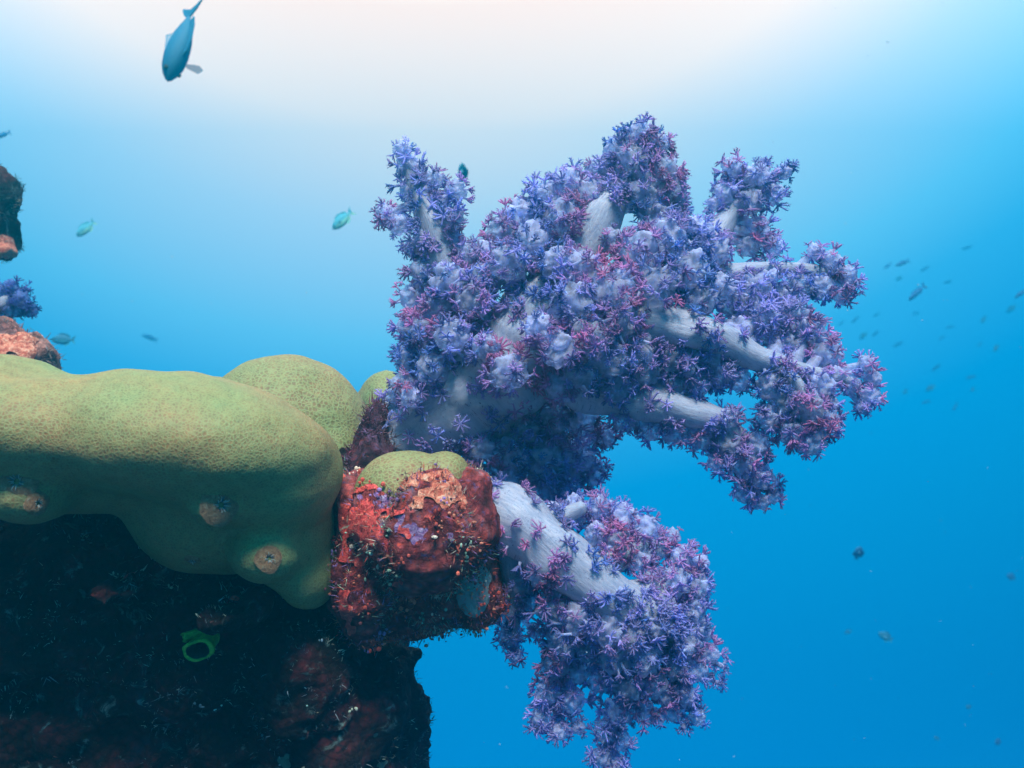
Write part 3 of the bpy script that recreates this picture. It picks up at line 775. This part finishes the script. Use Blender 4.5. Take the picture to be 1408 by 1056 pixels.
U_LO = [
    # left spike
    (553, 206, 15, 0, 1), (560, 228, 20, 5, 1), (595, 248, 17, 0, 1), (626, 262, 18, -5, 1), (568, 262, 24, 10, 1), (530, 296, 17, 0, 1),
    (548, 308, 18, 5, 1), (604, 292, 26, 10, 1), (622, 300, 20, -10, 1), (583, 332, 24, 0, 1), (566, 342, 14, 10, 1), (622, 332, 20, 10, 1), (640, 352, 22, 0, 1),
    # left side of the mass
    (584, 376, 26, 0, 1), (618, 386, 30, -25, 1), (568, 410, 24, 10, 1, .1), (600, 424, 30, -10, 1, .1), (560, 450, 18, 10, 0), (585, 460, 30, -20, 0, .15), (563, 492, 24, 0, 0, .05),
    (556, 528, 22, -10, 0, .05), (595, 505, 27, -35, 0, .1), (622, 462, 30, -50, 0, .2), (566, 546, 18, -40, 0, .2), (545, 545, 16, 10, 0),
    (650, 415, 30, -35, 0, .1), (668, 350, 26, -5, 1), (664, 385, 28, -20, 1, .05), (700, 512, 30, -90, 0, .4), (668, 478, 22, -80, 0, .3),
    # upper slope
    (690, 318, 26, 0, 2), (718, 296, 28, 5, 2), (748, 272, 27, 5, 2), (782, 252, 26, 5, 2), (806, 268, 30, -5, 2), (735, 330, 34, -20, 2), (700, 362, 34, -30, 1, .05), (776, 300, 34, -20, 2),
    (825, 235, 24, 10, 2), (850, 205, 24, 0, 2), (880, 188, 24, 0, 2), (905, 198, 20, 0, 2), (870, 225, 32, -10, 2), (908, 232, 28, 0, 2), (922, 262, 26, 5, 2), (885, 262, 34, -5, 2),
    (930, 285, 18, 10, 2), (850, 262, 26, -5, 2), (840, 330, 20, -30, 2), (902, 296, 30, -5, 2),
    # centre
    (765, 362, 26, -60, 0, .15), (800, 372, 32, -70, 0, .25), (788, 418, 38, -85, 0, .35), (838, 400, 40, -75, 3, .3), (880, 350, 38, -40, 3, .1), (920, 330, 36, -25, 3, .05),
    (955, 322, 30, -5, 3), (900, 395, 36, -60, 3, .2), (945, 372, 36, -40, 3, .1), (985, 345, 24, 0, 3), (740, 450, 22, -100, 0, .3), (770, 478, 30, -100, 0, .25),
    (812, 462, 38, -85, 5, .3), (850, 440, 34, -80, 5, .35), (838, 492, 36, -75, 5, .2), (875, 480, 32, -55, 5, .25), (885, 508, 28, -50, 7, .1), (915, 492, 30, -40, 5, .05),
    (945, 498, 26, -40, 5), (975, 490, 24, -40, 5), (990, 512, 26, -30, 5, .1), (1015, 520, 22, -30, 5, .1), (960, 525, 24, -30, 7, .1), (925, 525, 24, -30, 7, .05),
    (800, 510, 34, -70, 7, .05), (770, 530, 26, -60, 7), (845, 530, 26, -60, 7, .05), (985, 398, 30, -20, 4, .1), (1015, 420, 28, 0, 4), (960, 412, 28, -40, 4, .15), (1040, 400, 28, 0, 4, .1),
    # upper right
    (1008, 232, 20, 40, 3), (1040, 246, 26, 40, 3), (1078, 236, 13, 40, 3), (1090, 229, 7, 40, 3), (1000, 266, 22, 40, 3), (1030, 276, 26, 35, 3, .05), (1060, 266, 20, 40, 3), (985, 280, 14, 40, 3),
    (1040, 314, 22, 40, 3), (1062, 338, 18, 40, 3), (1030, 338, 20, 40, 3),
    # right
    (1120, 346, 14, 20, 4), (1142, 360, 20, 20, 4), (1164, 378, 18, 20, 4), (1178, 392, 11, 20, 4), (1130, 394, 22, 15, 4), (1158, 406, 16, 20, 4), (1096, 396, 24, 10, 4, .1), (1070, 406, 22, 5, 4, .1), (1064, 380, 12, -10, 4),
    # long right branch
    (1050, 436, 28, -20, 5), (1085, 436, 30, -10, 5), (1112, 458, 26, -10, 5), (1135, 490, 26, -20, 5), (1100, 484, 24, -10, 5), (1080, 470, 22, -15, 5), (1150, 516, 15, -42, 5), (1172, 530, 14, -42, 5), (1190, 500, 14, -40, 5), (1200, 520, 14, -40, 5),
    (1196, 545, 16, -40, 5, .05), (1186, 560, 12, -40, 5), (1015, 452, 22, -20, 5), (1045, 462, 20, -20, 5), (1130, 530, 22, -50, 5, .1), (1060, 530, 24, -50, 5, .1), (980, 470, 16, -60, 5),
    # droop
    (1078, 552, 28, -50, 6, .2), (1110, 560, 28, -60, 6, .2), (1134, 578, 24, -50, 6, .1), (1088, 590, 26, -50, 6, .15), (1115, 606, 24, -55, 6, .2), (1060, 575, 22, -45, 6, .1), (1140, 556, 16, -50, 6),
    # lower right branch
    (862, 572, 24, -20, 7, .05), (896, 586, 24, -20, 7, .1), (930, 590, 24, -25, 7, .1), (962, 602, 22, -25, 7), (1000, 608, 26, -30, 7), (1020, 632, 26, -30, 7), (985, 635, 16, -30, 7),
    (1040, 655, 24, -25, 7), (1026, 676, 20, -25, 7), (1046, 690, 14, -25, 7), (1064, 682, 13, -25, 7), (1068, 664, 9, -25, 7), (1040, 612, 22, -35, 7, .1), (1000, 575, 18, -45, 7, .1),
    # dark underside
    (720, 588, 30, 10, 8, .05), (760, 575, 32, 20, 8), (800, 575, 28, 20, 8), (700, 622, 34, 10, 8, .15), (745, 628, 38, 30, 8), (790, 630, 34, 50, 8), (815, 650, 24, 60, 8), (735, 668, 34, 40, 8, .05),
    (775, 668, 30, 60, 8), (690, 655, 28, 10, 8, .3), (662, 618, 22, -20, 8, .35), (830, 600, 20, 40, 8), (650, 636, 18, -10, 8, .3),
]
soft_coral((560, 590), 1.22, U_ST, U_LO, 'huge blue violet soft coral spreading over the right half of the photo', 0.19, 11.3,
           singles=((0, .25, .97, 140, 12), (1, .1, .9, 26, 11), (2, .2, .8, 12, 12), (5, .25, .85, 26, 11), (7, .3, .8, 22, 11), (3, .3, .7, 10, 11), (4, .4, .9, 12, 9), (6, .1, .8, 8, 9)))

# ---- lower colony
L_ST = [
    [(655, 692, 40, 42), (705, 715, 10, 44), (765, 765, -10, 42), (830, 815, -15, 36), (900, 850, -10, 24), (945, 880, 0, 10)],  # 0
    [(735, 730, 0, 22), (770, 712, 10, 14), (802, 697, 10, 9)],                                                      # 1
    [(800, 790, 0, 30), (838, 770, 20, 22), (885, 745, 30, 13)],                                                     # 2
    [(850, 830, 0, 30), (910, 815, 10, 22), (950, 785, 20, 11)],                                                     # 3
    [(760, 775, 10, 30), (780, 850, 40, 20), (775, 920, 45, 12), (765, 985, 45, 6)],                                   # 4
    [(850, 825, 10, 28), (865, 890, 35, 20), (860, 960, 40, 12), (840, 1040, 40, 6)],                                # 5
    [(700, 740, 20, 24), (705, 800, 30, 16), (705, 870, 40, 8)],                                                     # 6
    [(900, 850, 5, 22), (930, 910, 35, 14), (945, 975, 35, 6)],                                                        # 7
]
L_LO = [
    (806, 698, 10, 10, 1, 0, .6), (790, 712, 20, 30, 1), (822, 698, 26, 40, 2), (855, 712, 28, 30, 2), (885, 726, 26, 30, 2), (925, 738, 16, 30, 2), (905, 752, 24, 35, 2), (848, 744, 30, 15, 2, .05), (878, 766, 28, 25, 2), (820, 735, 24, 15, 2), (790, 690, 16, 30, 1, .1), (760, 700, 16, 20, 1, .1),
    (940, 768, 24, 15, 3, .1), (962, 776, 18, 15, 3), (930, 800, 28, 0, 3, .15), (958, 806, 24, 5, 3), (895, 800, 18, 0, 3, .1), (950, 838, 28, 5, 3, .05), (915, 835, 22, -20, 3, .1), (960, 868, 24, 5, 7),
    (975, 898, 20, 5, 7), (992, 915, 12, 5, 7), (990, 940, 9, 5, 7), (940, 882, 30, -10, 7), (955, 920, 24, 0, 7), (930, 918, 26, -5, 7), (942, 955, 22, 0, 7), (958, 985, 16, 0, 7), (925, 980, 16, 5, 7), (940, 1000, 10, 5, 7), (915, 955, 20, 5, 7),
    (715, 800, 28, 20, 6, .2), (740, 790, 22, -30, 6, .3), (700, 838, 26, 30, 6), (702, 872, 22, 35, 6), (708, 900, 16, 35, 6), (690, 800, 18, 40, 6, .05), (690, 885, 10, 35, 6), (728, 830, 22, 20, 6), (735, 868, 14, 20, 6),
    (760, 825, 30, -30, 4, .15), (795, 840, 32, -45, 4, .1), (775, 870, 32, -25, 4, .05), (810, 880, 28, -30, 4, .05), (765, 910, 28, -10, 4), (795, 920, 26, -5, 4), (755, 950, 26, 0, 4), (785, 962, 26, 0, 4), (745, 985, 20, 0, 4), (768, 1005, 20, 0, 4), (795, 1000, 14, 0, 4), (735, 1000, 10, 0, 4),
    (835, 855, 32, -50, 5, .1), (868, 862, 32, -45, 5, .1), (845, 900, 34, -35, 5, .05), (885, 895, 32, -35, 5), (828, 935, 26, -10, 5), (865, 940, 32, -25, 5), (898, 938, 28, -15, 5), (850, 978, 28, -5, 5), (885, 980, 22, 0, 5), (832, 1005, 22, 0, 5), (852, 1018, 20, 0, 5), (828, 1040, 20, 0, 5), (850, 1052, 18, 0, 5), (905, 985, 14, 0, 5), (835, 1075, 18, 0, 5),
    (900, 865, 24, -35, 7, .1), (882, 836, 18, -48, 5, .05), (856, 818, 13, -50, 0, .1),
]
L_LO = [(a, b + (10 if e in (4, 5) and b < 900 else 0), c * (.9 if e in (4, 5, 6, 7) else .92), d + (16 if e in (4, 5) else 6), e) + tuple(f) for a, b, c, d, e, *f in L_LO]
soft_coral((660, 695), 1.12, L_ST, L_LO, 'smaller violet soft coral with a bright white stem hanging below the huge one', 0.12, 11.3,
           singles=((0, .05, .98, 98, 12), (3, .1, .7, 12, 11), (4, .1, .6, 14, 11), (1, .2, .9, 4, 9), (2, .2, .6, 5, 12)))

# ---- small colony on the far left reef
soft_coral((-20, 425), 1.62, [[(-40, 440, 20, 14), (0, 420, 0, 10), (25, 405, 0, 6)]],
           [(36, 398, 11, 0, 0), (14, 396, 14, 0, 0), (-8, 400, 16, 0, 0), (40, 426, 13, 0, 0), (18, 424, 16, 0, 0), (-10, 430, 18, 0, 0), (30, 412, 14, -10, 0)],
           'little dark blue soft coral between rocks at the left edge', -0.3, 9.0, tint=np.array((.25, .35, .6)))

# ------------------------------------------------------------------ fish
def fish_parts(height, width):
    """body along +X (head), length 1, centred"""
    xs = np.array([.5, .47, .40, .30, .15, 0, -.15, -.28, -.36, -.40])
    hs = np.array([.02, .22, .52, .80, .98, 1, .82, .5, .28, .22]) * height / 2
    ws = np.array([.02, .3, .62, .9, 1, .92, .7, .4, .2, .12]) * width / 2
    ns = 16; V = []; T = []
    for x, h, w in zip(xs, hs, ws):
        for k in range(ns):
            a = 2 * math.pi * k / ns; V.append((x, w * math.cos(a), h * math.sin(a) - .01 * (x > .3)))
    for i in range(len(xs) - 1):
        for k in range(ns):
            a = i * ns + k; b = i * ns + (k + 1) % ns
            T += [(a, b + ns, b), (a, a + ns, b + ns)]
    n = len(V); V += [(.505, 0, -.01), (-.41, 0, 0)]
    for k in range(ns):
        T.append((n, k, (k + 1) % ns)); l = (len(xs) - 1) * ns; T.append((n + 1, l + (k + 1) % ns, l + k))
    body = np_mesh('body', V, T)
    def fin(name, outline, th=.008):
        m = len(outline); V = [(x, th, z) for x, z in outline] + [(x, -th, z) for x, z in outline]
        T = []
        for k in range(1, m - 1): T += [(0, k, k + 1), (m, m + k + 1, m + k)]
        for k in range(m):
            k2 = (k + 1) % m; T += [(k, m + k, m + k2), (k, m + k2, k2)]
        return np_mesh(name, V, T, smooth=False)
    h = height / 2
    tail = fin('tail_fin', [(-.38, .03), (-.38, -.03), (-.47, -.13), (-.58, -.2), (-.53, -.08), (-.50, 0), (-.53, .08), (-.58, .2), (-.47, .13)])
    dors = fin('dorsal_fin', [(.22, h * .82), (-.30, h * .42), (-.36, h * .75), (-.22, h * 1.15), (0, h * 1.4), (.15, h * 1.25)])
    anal = fin('anal_fin', [(-.02, -h * .92), (-.12, -h * 1.3), (-.3, -h * .9), (-.33, -h * .38)])
    pec = fin('pectoral_fin', [(.2, 0), (.02, .07), (-.06, .02), (-.04, -.06), (.12, -.04)], .005)
    bm = bmesh.new(); bmesh.ops.create_uvsphere(bm, u_segments=10, v_segments=8, radius=.028)
    eye = bpy.data.meshes.new('eye'); bm.to_mesh(eye); bm.free()
    return dict(body=body, tail=tail, dors=dors, anal=anal, pec=pec, eye=eye, w=width)

def place_fish(px, py, Y, L_px, head_deg, label, mat, parts, yaw=0.0, roll=0.0, spread=(.5, .5), group=None, tiny=False):
    """head_deg: direction of the head in the picture (0 right, 90 up); yaw turns the head to (+) or from the camera"""
    c = P(px, py, Y); L_ = L_px * SC(Y)
    a = R(head_deg); y = R(yaw)
    x = Vector((math.cos(a) * math.cos(y), -math.sin(y), math.sin(a) * math.cos(y)))
    up = Vector((0, 0, 1)) if abs(math.sin(a)) < .93 else Vector((1, 0, 0))
    yv = up.cross(x).normalized(); zv = x.cross(yv)
    m = Matrix((x, yv, zv)).transposed().to_4x4() @ Matrix.Rotation(R(roll), 4, 'X')
    t = empty('fish', c); t.matrix_world = Matrix.Translation(c) @ m @ Matrix.Diagonal((L_, L_, L_, 1))
    link('body', parts['body'], None, t).data
    for nm, k in (('tail_fin', 'tail'), ('dorsal_fin', 'dors'), ('anal_fin', 'anal')): link(nm, parts[k], None, t)
    if not tiny:
        for sgn in (-1, 1):
            f = link('pectoral_fin', parts['pec'], None, t); f.location = (.0, sgn * parts['w'] * .42, -.02)
            sp = spread[0 if sgn < 0 else 1] * 150
            f.rotation_euler = (R(20) * sgn, 0, R(-sp) * sgn)
            f.location.x = .18 - .2 * math.cos(R(sp)); f.location.y += sgn * .2 * math.sin(R(sp))
            e = link('eye', parts['eye'], None, t); e.location = (.37, sgn * parts['w'] * .32, .03)
    tag(t, label, 'fish', group)
    return t

M_FIN, fN, fL, fB = new_mat('clear_fin')
fB.inputs['Base Color'].default_value = (.10, .30, .45, 1); fB.inputs['Roughness'].default_value = .5; fB.inputs['Alpha'].default_value = .45
def fish_kind(height, width, mat):
    p = fish_parts(height, width)
    for k in ('body', 'tail', 'dors', 'anal', 'pec'): p[k].materials.append(mat)
    p['pec'].materials.clear(); p['pec'].materials.append(M_FIN); p['eye'].materials.append(M_BLACK)
    return p
F_BLUE = fish_kind(.34, .27, mat_fish('blue_fish', (0.002, 0.11, 0.21), (0.004, 0.14, 0.26)))
F_GREEN = fish_kind(.40, .18, mat_fish('green_fish', (0.06, 0.34, 0.44), (0.26, 0.60, 0.48)))
F_DARK = fish_kind(.44, .18, mat_fish('dark_fish', (0.01, 0.14, 0.24), (0.03, 0.30, 0.42)))
F_SLIM = fish_kind(.24, .14, mat_fish('slim_fish', (0.005, 0.13, 0.32), (0.01, 0.18, 0.38)))
F_DEEP = fish_kind(.62, .18, mat_fish('deep_fish', (0.01, 0.10, 0.24), (0.02, 0.16, 0.34)))

place_fish(247, 62, 2.3, 118, -100, 'large blue fish diving head down at the top left', None, F_BLUE, 18, 38, (.03, .5))
place_fish(470, 303, 3.0, 36, 225, 'pale green fish left of the tall soft coral spike', None, F_GREEN, 10)
place_fish(117, 315, 3.4, 30, 225, 'faint green fish in open water above the left dome coral', None, F_GREEN, 15)
place_fish(636, 237, 2.6, 27, 90, 'dark teal fish upright just right of the soft coral spike', None, F_DARK, 30, 0)
place_fish(86, 467, 2.8, 30, 178, 'dark teal fish beside the pink boulder', None, F_DARK, 5)
place_fish(3, 186, 3.0, 22, 200, 'fish half cut by the left edge above the rock column', None, F_SLIM, 0)
place_fish(205, 464, 7.5, 22, 160, 'very faint fish above the dip between the two dome corals', None, F_SLIM, 0, tiny=True)
place_fish(1180, 760, 4.0, 20, 80, 'round dark fish low in the open water right of the corals', None, F_DEEP, 20)
place_fish(1217, 875, 4.0, 23, 150, 'dark fish tilted down in the lower right water', None, F_DARK, 10)
place_fish(1260, 403, 4.2, 30, 222, 'slim dark fish slanting upward, boldest right of the soft coral', None, F_SLIM, 0)
place_fish(1240, 362, 5.0, 20, 200, 'slim fish just above the boldest slim one', None, F_SLIM, 0)
place_fish(1220, 366, 7.0, 13, 215, 'little slim fish touching the left of the upper slim pair', None, F_SLIM, 0, tiny=True)
place_fish(1403, 404, 5.0, 20, 215, 'slim fish cut by the right edge', None, F_SLIM, 0)
SCHOOL = [(1238, 383, 10.3), (1269, 370, 10.3), (1304, 388, 10.3), (1352, 440, 8.8), (1176, 440, 10.3), (1202, 459, 8.8), (1187, 462, 10.3), (1154, 445, 11.3), (1345, 474, 9.3), (1369, 479, 7.8), (1305, 450, 11.3),
          (1287, 506, 9.3), (1281, 534, 9.3), (1274, 553, 10.3), (1335, 519, 11.3), (1339, 536, 11.3), (1204, 433, 11.3), (1260, 431, 11.3), (1244, 539, 11.3), (1294, 465, 11.3), (1330, 341, 11.3), (1390, 425, 11.3), (1312, 560, 11.3), (1232, 474, 11.3)]
for i, (px, py, Y) in enumerate(SCHOOL):
    place_fish(px + rng.uniform(-2, 2), py, Y, rng.uniform(9, 15), 215 + rng.uniform(-25, 25), 'tiny faint fish of the distant school right of the soft coral', None,
               F_SLIM if i % 3 else F_DARK, rng.uniform(-30, 30), 0, (.1, .1), 'distant school of tiny fish', True)
for px, py, L_, Y, lab in ((1332, 972, 11, 5, 'small dark fish at lower right, uppermost of the corner trio'), (1372, 1020, 13, 5, 'small dark fish near the bottom right corner'),
                           (1288, 1015, 9, 5.5, 'small dark fish left of the bottom right corner'), (1390, 793, 13, 6, 'faint fish by the right edge, lower part of the water'),
                           (1166, 869, 11, 7.5, 'very faint fish left of the tilted dark fish')):
    place_fish(px, py, Y, L_, rng.choice([170, 150, 200]), lab, None, F_DEEP if L_ > 12 else F_DARK, rng.uniform(0, 30), 0, (.1, .1), None, True)

# ------------------------------------------------------------------ drifting specks (uncountable)
acc = Acc()
for k in range(300):
    Y = rng.uniform(0.9, 5.0); px = rng.uniform(-60, 1470); py = rng.uniform(-40, 1100)
    if px < 640 and py > 470: continue
    if py < 330 and rng.random() < .7: continue
    r = SC(Y) * rng.choice([0.45, 0.65, 0.9, 1.5], p=[.5, .3, .16, .04])
    acc.add(IV * r * np.array([rng.uniform(.6, 1.6), 1, rng.uniform(.5, 1.2)]) + np.array(P(px, py, Y)), IT, (.5, .5, .5))
tag(link('marine_snow', acc.mesh('marine_snow'), M_SNOW), 'pale specks drifting in the open water', 'specks', None, 'stuff')

# ------------------------------------------------------------------ haze: the water body itself
bm = bmesh.new(); bmesh.ops.create_cube(bm, size=1)
hz = bpy.data.meshes.new('haze'); bm.to_mesh(hz); bm.free()
haze = link('haze', hz); haze.scale = (18, 14.5, 7); haze.location = (0, 5.75, -.2)
hm = bpy.data.materials.new('sea_haze'); hm.use_nodes = True
HN = hm.node_tree.nodes; HL = hm.node_tree.links
for n in list(HN): HN.remove(n)
ho = HN.new('ShaderNodeOutputMaterial'); hv = HN.new('ShaderNodeVolumePrincipled')
hv.inputs['Color'].default_value = (0.005, 0.60, 0.97, 1); hv.inputs['Density'].default_value = 0.125; hv.inputs['Anisotropy'].default_value = 0.7
HL.new(hv.outputs[0], ho.inputs['Volume']); hz.materials.append(hm)
tag(haze, 'clear blue sea water filling the whole view', 'water', None, 'stuff')
